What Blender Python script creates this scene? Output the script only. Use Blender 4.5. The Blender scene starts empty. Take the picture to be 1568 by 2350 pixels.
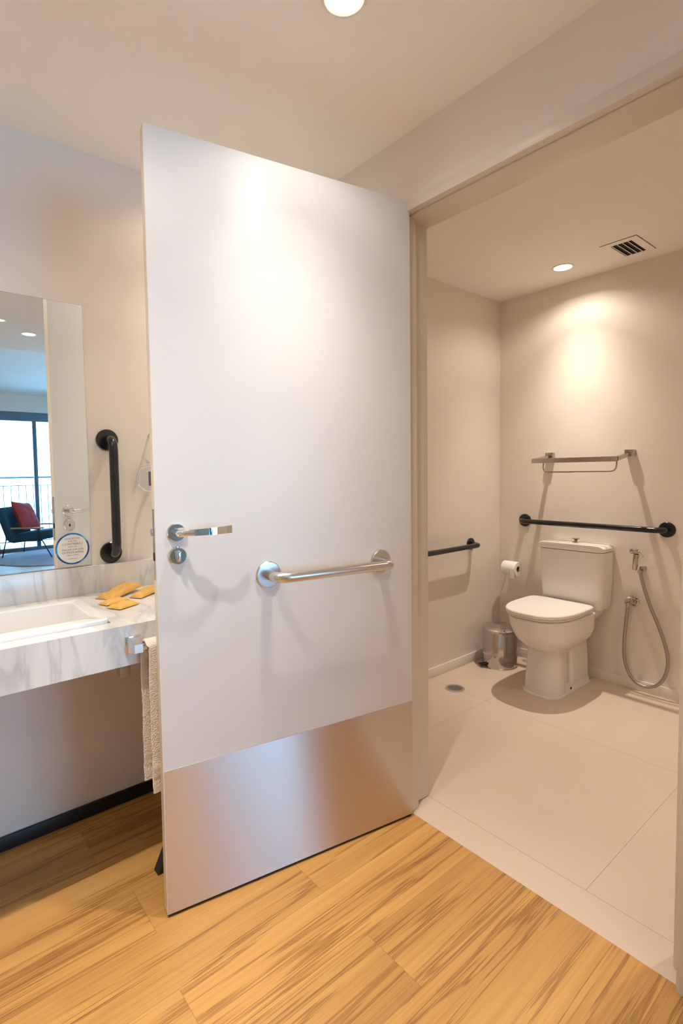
import bpy, bmesh, math, random
from mathutils import Vector, Matrix
from mathutils import noise as mnoise
random.seed(4)
S = bpy.context.scene
COL = S.collection
PI = math.pi

# ------------------------------------------------------------------ camera
def make_camera():
    f, yaw, pitch, roll = 1196.11, 0.8912, -0.0539, -0.0148
    cy, sy, cp, sp = math.cos(yaw), math.sin(yaw), math.cos(pitch), math.sin(pitch)
    F = Vector((cy * cp, sy * cp, sp)); R = Vector((sy, -cy, 0)); U = R.cross(F)
    c, s = math.cos(roll), math.sin(roll)
    R2 = c * R + s * U; U2 = -s * R + c * U
    cam = bpy.data.cameras.new('camera'); o = bpy.data.objects.new('camera', cam); COL.objects.link(o)
    M = Matrix((R2, U2, -F)).transposed().to_4x4(); M.translation = (0, 0, 1.2776)
    o.matrix_world = M
    cam.sensor_fit = 'VERTICAL'; cam.sensor_height = 36.0; cam.sensor_width = 24.02
    cam.lens = f / 2350 * 36.0
    cam.shift_x = 48.67 / 2350; cam.shift_y = -27.86 / 2350
    cam.clip_start = 0.02; cam.clip_end = 200
    S.camera = o
make_camera()

# ------------------------------------------------------------------ world, daylight, exposure
SKY = (0.27, 0.60, 1.0); SKY_STRENGTH = 14.0
w = bpy.data.worlds.new('daylight'); S.world = w; w.use_nodes = True
w.node_tree.nodes['Background'].inputs[0].default_value = (*SKY, 1)
w.node_tree.nodes['Background'].inputs[1].default_value = SKY_STRENGTH
S.view_settings.view_transform = 'Standard'; S.view_settings.look = 'None'
S.view_settings.gamma = 1.0; S.view_settings.use_curve_mapping = False
S.view_settings.exposure = 0.26
try:
    S.cycles.use_denoising = True
    S.cycles.max_bounces = 12; S.cycles.diffuse_bounces = 7; S.cycles.glossy_bounces = 6
    S.cycles.sample_clamp_indirect = 6.0
except Exception: pass
WARM = (1.0, 0.885, 0.75)
PROFILE = ((0, 1.0), (12, .92), (20, .56), (28, .32), (35, .17), (43, .09), (55, .075), (64, .03), (72, 0.0))
def spot(name, loc, watts, deg, blend, rad, color=WARM, aim=None):
    l = bpy.data.lights.new(name, 'SPOT'); l.energy = watts; l.color = color
    l.spot_size = math.radians(deg); l.spot_blend = blend; l.shadow_soft_size = rad
    # photometric profile of the reflector: strong core, weak wide skirt, cut off near 68 degrees
    l.use_nodes = True; nt = l.node_tree; em = nt.nodes['Emission']
    tc = nt.nodes.new('ShaderNodeTexCoord'); sp = nt.nodes.new('ShaderNodeSeparateXYZ'); ab = nt.nodes.new('ShaderNodeMath'); ab.operation = 'ABSOLUTE'
    cr = nt.nodes.new('ShaderNodeValToRGB'); nt.links.new(tc.outputs['Normal'], sp.inputs[0]); nt.links.new(sp.outputs[2], ab.inputs[0])
    nt.links.new(ab.outputs[0], cr.inputs[0]); nt.links.new(cr.outputs[0], em.inputs['Strength'])
    P = PROFILE; e = cr.color_ramp.elements
    while len(e) > 1: e.remove(e[0])
    for k, (th, v) in enumerate(sorted(P, reverse=True)):
        q = e[0] if k == 0 else e.new(math.cos(math.radians(th)))
        q.position = math.cos(math.radians(th)); q.color = (v, v, v, 1)
    o = bpy.data.objects.new(name, l); COL.objects.link(o); o.location = loc
    return o
# daylight portal filling the glazed balcony door
pl = bpy.data.lights.new('window_portal', 'AREA'); pl.shape = 'RECTANGLE'; pl.size = 2.6; pl.size_y = 2.3
pl.cycles.is_portal = True
po = bpy.data.objects.new('window_portal', pl); COL.objects.link(po)
po.location = (2.52, -6.02, 1.2); po.rotation_euler = (PI / 2, 0, PI)   # local -Z looks into the room (+Y)

# ------------------------------------------------------------------ materials
def newmat(name):
    m = bpy.data.materials.new(name); m.use_nodes = True
    return m, m.node_tree, m.node_tree.nodes['Principled BSDF']
def nd(nt, typ, **kw):
    n = nt.nodes.new(typ)
    for k, v in kw.items():
        if k.startswith('i_'): n.inputs[int(k[2:]) if k[2:].isdigit() else k[2:].replace('_', ' ')].default_value = v
        else: setattr(n, k, v)
    return n
def mat(name, col, rough=0.5, metal=0.0, bump=0.0, bscale=200.0, var=0.0, spec=0.5, coat=0.0):
    m, nt, b = newmat(name)
    b.inputs['Base Color'].default_value = (*col, 1); b.inputs['Roughness'].default_value = rough
    b.inputs['Metallic'].default_value = metal; b.inputs['Specular IOR Level'].default_value = spec
    b.inputs['Coat Weight'].default_value = coat
    tc = nd(nt, 'ShaderNodeTexCoord')
    if bump:
        n = nd(nt, 'ShaderNodeTexNoise', i_Scale=bscale, i_Detail=3.0)
        bp = nd(nt, 'ShaderNodeBump', i_Strength=bump, i_Distance=0.002)
        nt.links.new(tc.outputs['Object'], n.inputs['Vector']); nt.links.new(n.outputs['Fac'], bp.inputs['Height'])
        nt.links.new(bp.outputs['Normal'], b.inputs['Normal'])
    if var:
        n = nd(nt, 'ShaderNodeTexNoise', i_Scale=3.0, i_Detail=4.0)
        cr = nd(nt, 'ShaderNodeValToRGB')
        cr.color_ramp.elements[0].position = .3; cr.color_ramp.elements[1].position = .7
        cr.color_ramp.elements[0].color = (*[c * (1 - var) for c in col], 1)
        cr.color_ramp.elements[1].color = (*[min(1, c * (1 + var)) for c in col], 1)
        nt.links.new(tc.outputs['Object'], n.inputs['Vector']); nt.links.new(n.outputs['Fac'], cr.inputs['Fac'])
        nt.links.new(cr.outputs['Color'], b.inputs['Base Color'])
    return m
def emis(name, col, s):
    m, nt, b = newmat(name)
    b.inputs['Emission Color'].default_value = (*col, 1); b.inputs['Emission Strength'].default_value = s
    b.inputs['Base Color'].default_value = (.8, .8, .8, 1)
    return m

M = {}
M['wall'] = mat('warm_white_wall_paint', (.80, .735, .665), .75, bump=.08, bscale=350, var=.01)
M['bath_wall'] = mat('bathroom_wall_paint', (.80, .735, .665), .45, bump=.06, bscale=350, var=.01)
M['ceiling'] = mat('ceiling_paint', (.92, .89, .85), .85, bump=.05, bscale=300, var=.01)
M['door'] = mat('satin_white_door_laminate', (.80, .80, .80), .42, bump=.03, bscale=400, var=.005)
M['door_edge'] = mat('door_edge_band', (.84, .76, .62), .5, var=.02)
M['frame'] = mat('door_frame_lacquer', (.72, .66, .58), .35, var=.01)
M['baseboard_b'] = mat('white_baseboard', (.82, .77, .71), .3, var=.01)
M['baseboard_k'] = mat('black_baseboard', (.012, .012, .016), .4, var=.1)
M['chrome'] = mat('chrome', (.82, .82, .84), .06, 1, var=.01)
M['chrome_soft'] = mat('satin_chrome', (.72, .72, .73), .18, 1, bump=.05, bscale=500)
M['brushed_bar'] = mat('brushed_stainless_tube', (.66, .64, .62), .24, 1, bump=.08, bscale=600)
M['black_bar'] = mat('black_coated_tube', (.007, .007, .009), .22, bump=.02, bscale=400, coat=.25)
M['ceramic'] = mat('glazed_white_ceramic', (.82, .79, .76), .12, coat=.4, var=.005)
M['sink'] = mat('white_sink_ceramic', (.86, .85, .84), .15, coat=.4, var=.005)
M['seat'] = mat('white_plastic_seat', (.84, .81, .79), .3, var=.005)
M['gap'] = mat('dark_gap', (.02, .016, .012), .8, var=.1)
M['paper'] = mat('toilet_paper', (.88, .87, .85), .9, bump=.3, bscale=150)
M['dark'] = mat('black_plastic', (.015, .015, .015), .5, var=.1)
M['brown'] = mat('cardboard_core', (.25, .15, .08), .8, var=.1)
M['lampface'] = emis('lamp_diffuser', (1, .86, .70), 9.0)
M['lamp_rim'] = mat('lamp_rim', (.85, .80, .72), .4, var=.01)
M['kraft'] = mat('yellow_kraft_paper', (.72, .42, .10), .55, bump=1.0, bscale=60, var=.25)
M['kraft_pale'] = mat('pale_kraft_print', (.80, .58, .28), .55, bump=.6, bscale=70, var=.2)
M['mirror'] = mat('mirror_glass', (.93, .95, .94), .0, 1, var=.0)
M['mirror_edge'] = mat('mirror_polished_edge', (.75, .80, .82), .15, .6, var=.02)
M['alu'] = mat('grey_window_frame', (.10, .14, .18), .45, .3, var=.05)
M['teal'] = mat('dark_teal_upholstery', (.012, .06, .09), .8, bump=.4, bscale=300, var=.1)
M['redfab'] = mat('red_velvet_cushion', (.42, .045, .045), .8, bump=.5, bscale=120, var=.15)
M['lightwood'] = mat('pale_wood_arm', (.38, .25, .17), .5, bump=.1, bscale=80, var=.1)
M['rug'] = mat('grey_lilac_rug', (.36, .34, .40), .95, bump=1.0, bscale=250, var=.08)
M['slab'] = mat('balcony_concrete', (.5, .5, .5), .8, bump=.2, bscale=60, var=.06)
M['bin_steel'] = mat('polished_bin_steel', (.58, .55, .53), .09, 1, var=.02)
M['chrome_dark'] = mat('dull_dark_chrome', (.50, .47, .44), .14, 1, var=.02)
M['block'] = mat('pale_mounting_block', (.42, .32, .20), .6, var=.05)
M['slatgrey'] = mat('vent_dark_inside', (.02, .018, .015), .7, var=.1)
M['ink'] = mat('grey_ink', (.10, .09, .10), .6, var=.05)
M['hose'] = mat('grey_metal_hose', (.42, .39, .36), .3, .9, bump=.4, bscale=900)

def mat_kick():
    m, nt, b = newmat('brushed_steel_kick_plate')
    b.inputs['Base Color'].default_value = (.66, .58, .52, 1); b.inputs['Metallic'].default_value = 1
    b.inputs['Anisotropic Rotation'].default_value = .25
    b.inputs['Roughness'].default_value = .34; b.inputs['Anisotropic'].default_value = 1.0
    t = nd(nt, 'ShaderNodeTangent', direction_type='UV_MAP', uv_map='UVMap')
    nt.links.new(t.outputs['Tangent'], b.inputs['Tangent'])
    tc = nd(nt, 'ShaderNodeTexCoord'); mp = nd(nt, 'ShaderNodeMapping'); mp.inputs['Scale'].default_value = (2, 2, 160)
    n = nd(nt, 'ShaderNodeTexNoise', i_Scale=4.0, i_Detail=4.0)
    cr = nd(nt, 'ShaderNodeMapRange'); cr.inputs[3].default_value = .29; cr.inputs[4].default_value = .33
    nt.links.new(tc.outputs['Object'], mp.inputs[0]); nt.links.new(mp.outputs[0], n.inputs['Vector'])
    nt.links.new(n.outputs['Fac'], cr.inputs[0]); nt.links.new(cr.outputs[0], b.inputs['Roughness'])
    return m
M['kick'] = mat_kick()

def mat_wood():
    m, nt, b = newmat('wood_plank_floor')
    L = nt.links.new
    def math_(op, a, b_=None, c=None):
        n = nd(nt, 'ShaderNodeMath', operation=op)
        for i, v in enumerate((a, b_, c)):
            if v is None: continue
            if isinstance(v, (int, float)): n.inputs[i].default_value = v
            else: L(v, n.inputs[i])
        return n.outputs[0]
    tc = nd(nt, 'ShaderNodeTexCoord'); sx = nd(nt, 'ShaderNodeSeparateXYZ'); L(tc.outputs['Object'], sx.inputs[0])
    X, Y = sx.outputs[0], sx.outputs[1]
    yy = math_('DIVIDE', math_('SUBTRACT', Y, .996), .19)
    row = math_('FLOOR', yy); fy = math_('FRACT', yy)
    odd = math_('ABSOLUTE', math_('MODULO', row, 2))
    wn0 = nd(nt, 'ShaderNodeTexWhiteNoise', noise_dimensions='1D'); L(row, wn0.inputs['W'])
    off = math_('ADD', math_('MULTIPLY', odd, .49), math_('MULTIPLY', wn0.outputs['Value'], .06))
    xx = math_('DIVIDE', math_('SUBTRACT', math_('SUBTRACT', X, .45), off), 1.22)
    colm = math_('FLOOR', xx); fx = math_('FRACT', xx)
    cb = nd(nt, 'ShaderNodeCombineXYZ'); L(row, cb.inputs[0]); L(colm, cb.inputs[1])
    wn = nd(nt, 'ShaderNodeTexWhiteNoise', noise_dimensions='3D'); L(cb.outputs[0], wn.inputs['Vector'])
    # grain coordinate: stretched along X, shifted per plank
    sv = nd(nt, 'ShaderNodeVectorMath', operation='SCALE'); L(wn.outputs['Color'], sv.inputs[0]); sv.inputs['Scale'].default_value = 40
    av = nd(nt, 'ShaderNodeVectorMath', operation='ADD'); L(tc.outputs['Object'], av.inputs[0]); L(sv.outputs[0], av.inputs[1])
    def noise_(scale, sc, det, dist=0.0, rough=.55):
        mp = nd(nt, 'ShaderNodeMapping'); mp.inputs['Scale'].default_value = sc; L(av.outputs[0], mp.inputs[0])
        n = nd(nt, 'ShaderNodeTexNoise', i_Scale=scale, i_Detail=det, i_Distortion=dist, i_Roughness=rough); L(mp.outputs[0], n.inputs['Vector'])
        return n.outputs['Fac']
    g1 = noise_(2.1, (.22, 4.2, 1), 6, .5, .6); g2 = noise_(7.0, (.16, 26.0, 1), 6, .2, .75); g3 = noise_(2.0, (.30, 7.5, 1), 4, .6)
    r1 = nd(nt, 'ShaderNodeValToRGB'); e = r1.color_ramp.elements
    e[0].position = .28; e[0].color = (.34, .16, .050, 1); e[1].position = .72; e[1].color = (.76, .455, .150, 1)
    mid = r1.color_ramp.elements.new(.48); mid.color = (.58, .31, .093, 1)
    mix = math_('ADD', math_('MULTIPLY', g1, .60), math_('MULTIPLY', g2, .40)); L(mix, r1.inputs['Fac'])
    # dark veins
    vr = nd(nt, 'ShaderNodeValToRGB'); v = vr.color_ramp.elements
    v[0].position = .515; v[0].color = (1, 1, 1, 1); v[1].position = .57; v[1].color = (1, 1, 1, 1)
    vm = vr.color_ramp.elements.new(.54); vm.color = (.42, .30, .24, 1); L(math_('ADD', math_('MULTIPLY', g3, .75), math_('MULTIPLY', g2, .25)), vr.inputs['Fac'])
    m1 = nd(nt, 'ShaderNodeMix', data_type='RGBA', blend_type='MULTIPLY'); m1.inputs[0].default_value = .85
    L(r1.outputs[0], m1.inputs[6]); L(vr.outputs[0], m1.inputs[7])
    # per-plank tone
    tone = nd(nt, 'ShaderNodeMapRange'); tone.inputs[3].default_value = .86; tone.inputs[4].default_value = 1.06; L(wn.outputs['Value'], tone.inputs[0])
    m2 = nd(nt, 'ShaderNodeMix', data_type='RGBA', blend_type='MULTIPLY'); m2.inputs[0].default_value = 1
    tc3 = nd(nt, 'ShaderNodeCombineColor')
    for i in range(3): L(tone.outputs[0], tc3.inputs[i])
    L(m1.outputs[2], m2.inputs[6]); L(tc3.outputs[0], m2.inputs[7])
    # seams
    ey = math_('MULTIPLY', math_('MINIMUM', fy, math_('SUBTRACT', 1, fy)), .19)
    ex = math_('MULTIPLY', math_('MINIMUM', fx, math_('SUBTRACT', 1, fx)), 1.22)
    sm = math_('LESS_THAN', math_('MINIMUM', ex, ey), .0011)
    m3 = nd(nt, 'ShaderNodeMix', data_type='RGBA'); L(math_('MULTIPLY', sm, .35), m3.inputs[0]); L(m2.outputs[2], m3.inputs[6]); m3.inputs[7].default_value = (.20, .10, .04, 1)
    L(m3.outputs[2], b.inputs['Base Color'])
    b.inputs['Roughness'].default_value = .42
    bp = nd(nt, 'ShaderNodeBump', i_Strength=.08, i_Distance=.001); L(g2, bp.inputs['Height']); L(bp.outputs[0], b.inputs['Normal'])
    return m
M['wood'] = mat_wood()

def mat_tile():
    m, nt, b = newmat('beige_porcelain_tile'); L = nt.links.new
    tc = nd(nt, 'ShaderNodeTexCoord')
    n = nd(nt, 'ShaderNodeTexNoise', i_Scale=2.5, i_Detail=5.0); L(tc.outputs['Object'], n.inputs['Vector'])
    r = nd(nt, 'ShaderNodeValToRGB'); r.color_ramp.elements[0].position = .3; r.color_ramp.elements[1].position = .7
    r.color_ramp.elements[0].color = (.68, .555, .455, 1); r.color_ramp.elements[1].color = (.71, .585, .48, 1); L(n.outputs['Fac'], r.inputs['Fac'])
    sx = nd(nt, 'ShaderNodeSeparateXYZ'); L(tc.outputs['Object'], sx.inputs[0])
    masks = []
    for ax, v in ((0, 1.562), (0, 2.470), (0, 3.087), (1, .682), (1, 1.625), (1, -.26)):
        s = nd(nt, 'ShaderNodeMath', operation='SUBTRACT'); L(sx.outputs[ax], s.inputs[0]); s.inputs[1].default_value = v
        a = nd(nt, 'ShaderNodeMath', operation='ABSOLUTE'); L(s.outputs[0], a.inputs[0])
        l = nd(nt, 'ShaderNodeMath', operation='LESS_THAN'); L(a.outputs[0], l.inputs[0]); l.inputs[1].default_value = .0012
        out = l.outputs[0]
        if ax == 1:      # the strip at the threshold has no cross joints
            g = nd(nt, 'ShaderNodeMath', operation='GREATER_THAN'); L(sx.outputs[0], g.inputs[0]); g.inputs[1].default_value = 1.562
            mm = nd(nt, 'ShaderNodeMath', operation='MULTIPLY'); L(out, mm.inputs[0]); L(g.outputs[0], mm.inputs[1]); out = mm.outputs[0]
        masks.append(out)
    cur = masks[0]
    for k in masks[1:]:
        x = nd(nt, 'ShaderNodeMath', operation='MAXIMUM'); L(cur, x.inputs[0]); L(k, x.inputs[1]); cur = x.outputs[0]
    sc = nd(nt, 'ShaderNodeMath', operation='MULTIPLY'); L(cur, sc.inputs[0]); sc.inputs[1].default_value = .45
    mx = nd(nt, 'ShaderNodeMix', data_type='RGBA'); L(sc.outputs[0], mx.inputs[0]); L(r.outputs[0], mx.inputs[6]); mx.inputs[7].default_value = (.16, .11, .08, 1)
    L(mx.outputs[2], b.inputs['Base Color']); b.inputs['Roughness'].default_value = .33
    return m
M['tile'] = mat_tile()

def mat_marble():
    m, nt, b = newmat('white_grey_marble'); L = nt.links.new
    tc = nd(nt, 'ShaderNodeTexCoord'); mp = nd(nt, 'ShaderNodeMapping')
    mp.inputs['Rotation'].default_value = (0.2, -.55, 0.5); mp.inputs['Scale'].default_value = (5.5, 1.6, 1.3)
    L(tc.outputs['Object'], mp.inputs[0])
    n1 = nd(nt, 'ShaderNodeTexNoise', i_Scale=1.6, i_Detail=7.0, i_Distortion=.9); L(mp.outputs[0], n1.inputs['Vector'])
    n2 = nd(nt, 'ShaderNodeTexNoise', i_Scale=.9, i_Detail=4.0, i_Distortion=.5); L(mp.outputs[0], n2.inputs['Vector'])
    r1 = nd(nt, 'ShaderNodeValToRGB'); e = r1.color_ramp.elements
    e[0].position = .42; e[0].color = (.80, .79, .77, 1); e[1].position = .60; e[1].color = (.80, .79, .77, 1)
    k = e.new(.51); k.color = (.63, .625, .62, 1); k = e.new(.47); k.color = (.77, .765, .755, 1); k = e.new(.56); k.color = (.76, .755, .745, 1)
    L(n1.outputs['Fac'], r1.inputs['Fac'])
    r2 = nd(nt, 'ShaderNodeValToRGB'); r2.color_ramp.elements[0].position = .35; r2.color_ramp.elements[1].position = .6
    r2.color_ramp.elements[0].color = (.82, .83, .84, 1); r2.color_ramp.elements[1].color = (1, 1, 1, 1); L(n2.outputs['Fac'], r2.inputs['Fac'])
    mx = nd(nt, 'ShaderNodeMix', data_type='RGBA', blend_type='MULTIPLY'); mx.inputs[0].default_value = 1
    L(r1.outputs[0], mx.inputs[6]); L(r2.outputs[0], mx.inputs[7]); L(mx.outputs[2], b.inputs['Base Color'])
    b.inputs['Roughness'].default_value = .22
    return m
M['marble'] = mat_marble()

def mat_glass():
    m = bpy.data.materials.new('clear_window_glass'); m.use_nodes = True; nt = m.node_tree; nt.nodes.clear()
    o = nd(nt, 'ShaderNodeOutputMaterial'); t = nd(nt, 'ShaderNodeBsdfTransparent'); g = nd(nt, 'ShaderNodeBsdfGlossy')
    t.inputs[0].default_value = (.94, .97, .98, 1); g.inputs['Roughness'].default_value = .0
    f = nd(nt, 'ShaderNodeFresnel'); f.inputs[0].default_value = 1.45; mx = nd(nt, 'ShaderNodeMixShader')
    nt.links.new(f.outputs[0], mx.inputs[0]); nt.links.new(t.outputs[0], mx.inputs[1]); nt.links.new(g.outputs[0], mx.inputs[2]); nt.links.new(mx.outputs[0], o.inputs[0])
    return m
M['glass'] = mat_glass()

def mat_towel():
    m, nt, b = newmat('cream_terry_towel'); L = nt.links.new
    tc = nd(nt, 'ShaderNodeTexCoord')
    b.inputs['Base Color'].default_value = (.84, .76, .68, 1); b.inputs['Roughness'].default_value = 1
    b.inputs['Sheen Weight'].default_value = .4
    v = nd(nt, 'ShaderNodeTexVoronoi', i_Scale=260.0); L(tc.outputs['Object'], v.inputs['Vector'])
    bp = nd(nt, 'ShaderNodeBump', i_Strength=.8, i_Distance=.003); L(v.outputs['Distance'], bp.inputs['Height']); L(bp.outputs[0], b.inputs['Normal'])
    return m
M['towel'] = mat_towel()

def mat_ring():
    m, nt, b = newmat('blue_printed_ring'); L = nt.links.new
    tc = nd(nt, 'ShaderNodeTexCoord'); n = nd(nt, 'ShaderNodeTexNoise', i_Scale=28.0, i_Detail=1.0); L(tc.outputs['Object'], n.inputs['Vector'])
    r = nd(nt, 'ShaderNodeValToRGB'); e = r.color_ramp.elements
    e[0].position = .38; e[0].color = (.005, .05, .25, 1); e[1].position = .62; e[1].color = (.22, .55, .75, 1)
    k = e.new(.5); k.color = (.01, .22, .62, 1)
    L(n.outputs['Fac'], r.inputs['Fac']); L(r.outputs[0], b.inputs['Base Color']); b.inputs['Roughness'].default_value = .5
    return m
M['ring'] = mat_ring()
M['sticker'] = mat('milky_sticker_film', (.86, .84, .80), .5, var=.01)

# ------------------------------------------------------------------ mesh helpers
MW = {}      # world matrix of every empty
def tag(o, label=None, cat=None, group=None, kind=None):
    if label: o['label'] = label
    if cat: o['category'] = cat
    if group: o['group'] = group
    if kind: o['kind'] = kind
    return o
def thing(name, label, cat, loc=(0, 0, 0), rz=0.0, group=None, kind=None):
    o = bpy.data.objects.new(name, None); COL.objects.link(o); o.location = loc; o.rotation_euler = (0, 0, rz)
    o.empty_display_size = .05
    MW[o.name] = Matrix.Translation(loc) @ Matrix.Rotation(rz, 4, 'Z')
    return tag(o, label, cat, group, kind)
def root_of(o):
    while o.parent: o = o.parent
    return o
def obj(name, bm, m, parent=None, local=False, sharp=35, label=None):
    me = bpy.data.meshes.new(name)
    if parent is not None and not local:
        r = root_of(parent)
        if r.name in MW: bm.transform(MW[r.name].inverted())
    bmesh.ops.recalc_face_normals(bm, faces=bm.faces[:])
    bm.to_mesh(me); bm.free()
    for p in me.polygons: p.use_smooth = True
    me.set_sharp_from_angle(angle=math.radians(sharp))
    ms = m if isinstance(m, (list, tuple)) else [m]
    for q in ms: me.materials.append(q)
    o = bpy.data.objects.new(name, me); COL.objects.link(o)
    if parent is not None: o.parent = parent
    if label: o['label'] = label
    return o
def struct(name, bm, m, **k):
    return tag(obj(name, bm, m, **k), kind='structure')
def box(bm, x0, x1, y0, y1, z0, z1, bev=0.0, seg=2, mi=0, mtx=None):
    vs = [bm.verts.new((x, y, z)) for x in (x0, x1) for y in (y0, y1) for z in (z0, z1)]
    fs = [(0, 1, 3, 2), (4, 6, 7, 5), (0, 4, 5, 1), (2, 3, 7, 6), (0, 2, 6, 4), (1, 5, 7, 3)]
    faces = [bm.faces.new([vs[i] for i in f]) for f in fs]
    bmesh.ops.recalc_face_normals(bm, faces=faces)
    geo = list(vs)
    if bev:
        es = list({e for f in faces for e in f.edges})
        r = bmesh.ops.bevel(bm, geom=es, offset=bev, segments=seg, affect='EDGES', profile=.5)
        faces = list(set(r['faces']) | {f for f in faces if f.is_valid})
        geo = list({v for f in faces for v in f.verts})
    for f in faces:
        if f.is_valid: f.material_index = mi
    if mtx is not None: bmesh.ops.transform(bm, matrix=mtx, verts=geo)
    return bm
def B(*a, **k): return box(bmesh.new(), *a, **k)
def tube(bm, pts, r, seg=16, caps=True, rz=None, closed=False):
    pts = [Vector(p) for p in pts]; n = len(pts)
    rr = r if isinstance(r, (list, tuple)) else [r] * n
    T = []
    for i in range(n):
        a = pts[(i - 1) % n] if (closed or i) else pts[0]; b = pts[(i + 1) % n] if (closed or i < n - 1) else pts[-1]
        T.append((b - a).normalized())
    up = Vector((0, 0, 1)) if abs(T[0].z) < .9 else Vector((1, 0, 0))
    N = (up - T[0] * up.dot(T[0])).normalized(); rings = []
    for i in range(n):
        N = (N - T[i] * N.dot(T[i])).normalized(); Bn = T[i].cross(N)
        rings.append([bm.verts.new(pts[i] + (N * math.cos(2 * PI * k / seg) + Bn * math.sin(2 * PI * k / seg)) * rr[i]) for k in range(seg)])
    for i in range(n if closed else n - 1):
        A, C = rings[i], rings[(i + 1) % n]
        for k in range(seg): bm.faces.new((A[k], A[(k + 1) % seg], C[(k + 1) % seg], C[k]))
    if caps and not closed: bm.faces.new(rings[0][::-1]); bm.faces.new(rings[-1])
    return bm
def fillet(pts, r, n=8):
    pts = [Vector(p) for p in pts]; out = [pts[0]]
    for i in range(1, len(pts) - 1):
        p, a, b = pts[i], (pts[i - 1] - pts[i]), (pts[i + 1] - pts[i])
        a.normalize(); b.normalize()
        for k in range(n + 1):
            t = k / n
            out.append((p + a * r) * (1 - t) ** 2 + p * 2 * t * (1 - t) + (p + b * r) * t ** 2)
    out.append(pts[-1]); return out
def spline(pts, n=8):
    P = [Vector(p) for p in pts]; P = [2 * P[0] - P[1]] + P + [2 * P[-1] - P[-2]]; out = []
    for i in range(1, len(P) - 2):
        for k in range(n):
            t = k / n; a, b, c, d = P[i - 1:i + 3]
            out.append(.5 * ((2 * b) + (c - a) * t + (2 * a - 5 * b + 4 * c - d) * t * t + (3 * b - a - 3 * c + d) * t ** 3))
    out.append(P[-2]); return out
def lathe(bm, prof, c, axis='Z', seg=40, a0=0, cap=True):
    """prof: list of (radius, height along axis)."""
    c = Vector(c); rings = []
    def P(r, h, t):
        u, v = r * math.cos(t), r * math.sin(t)
        return c + Vector({'Z': (u, v, h), 'Y': (u, h, v), 'X': (h, u, v)}[axis])
    for r, h in prof:
        if r < 1e-6: rings.append([bm.verts.new(P(0, h, 0))])
        else: rings.append([bm.verts.new(P(r, h, 2 * PI * k / seg)) for k in range(seg)])
    for A, C in zip(rings, rings[1:]):
        for k in range(seg):
            k2 = (k + 1) % seg
            if len(A) == 1 and len(C) == 1: continue
            if len(A) == 1: bm.faces.new((A[0], C[k2], C[k]))
            elif len(C) == 1: bm.faces.new((A[k], A[k2], C[0]))
            else: bm.faces.new((A[k], A[k2], C[k2], C[k]))
    if cap:
        if len(rings[0]) > 1: bm.faces.new(rings[0][::-1])
        if len(rings[-1]) > 1: bm.faces.new(rings[-1])
    return bm
def loft(bm, loops, cap0=True, cap1=True, mi=0):
    R = [[bm.verts.new(p) for p in lp] for lp in loops]; n = len(R[0]); fs = []
    for A, C in zip(R, R[1:]):
        for k in range(n): fs.append(bm.faces.new((A[k], A[(k + 1) % n], C[(k + 1) % n], C[k])))
    if cap0: fs.append(bm.faces.new(R[0][::-1]))
    if cap1: fs.append(bm.faces.new(R[-1]))
    for f in fs: f.material_index = mi
    return bm
def bolt_mtx(loc, rz=0.0): return Matrix.Translation(loc) @ Matrix.Rotation(rz, 4, 'Z')

# ------------------------------------------------------------------ setting
YV = 2.033; XW = 1.419; XB = 3.249; YB = -.45
HC = 2.44; HB = 2.415; HL = 2.65; ZO = 2.172
struct('floor', B(-1.4, 1.436, -6.05, 2.13, -.06, 0), M['wood'])
struct('floor_living', B(1.436, 4.0, -6.05, -.55, -.06, 0), M['wood'])
struct('floor_bathroom', B(1.4362, 3.35, -.5498, 2.13, -.06, .0), M['tile'])
struct('wall_left', B(-1.4, 1.5, YV, 2.14, 0, 2.7), M['wall'])
struct('wall_bathroom_left', B(1.5, 3.36, YV, 2.14, 0, 2.7), M['bath_wall'])
def doorway_wall():
    bm = bmesh.new()
    box(bm, XW, 1.558, 1.292, YV, 0, 2.7)
    box(bm, XW, 1.558, -.55, .385, 0, 2.7)
    box(bm, XW, 1.558, .385, 1.292, 2.2125, 2.7)
    return bm
struct('wall_doorway', doorway_wall(), M['wall'])
struct('wall_bathroom_back', B(XB, 3.36, -.55, YV, 0, 2.7), M['bath_wall'])
struct('wall_bathroom_right', B(1.558, XB, -.55, YB, 0, 2.7), M['bath_wall'])
struct('wall_hall_left', B(-1.4, -1.3, -6.05, YV, 0, 2.8), M['wall'])
struct('wall_living_right', B(3.95, 4.05, -6.05, -.45, 0, 2.8), M['wall'])
def winwall():
    bm = bmesh.new()
    box(bm, -1.3, 1.22, -6.15, -6.0, 0, 2.8); box(bm, 3.82, 3.95, -6.15, -6.0, 0, 2.8); box(bm, 1.22, 3.82, -6.15, -6.0, 2.36, 2.8)
    return bm
struct('wall_window', winwall(), M['wall'])
struct('ceiling', B(-1.3, XW, -1.48, YV, HC, 2.9), M['ceiling'])
struct('ceiling_bathroom', B(1.558, XB, YB, YV, HB, 2.9), M['ceiling'])
def livceil():
    bm = bmesh.new(); box(bm, -1.3, 3.95, -6.0, -1.48, HL, 2.9); box(bm, XW, 3.95, -1.48, -.55, HL, 2.9); return bm
struct('ceiling_living', livceil(), M['ceiling'])
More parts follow.
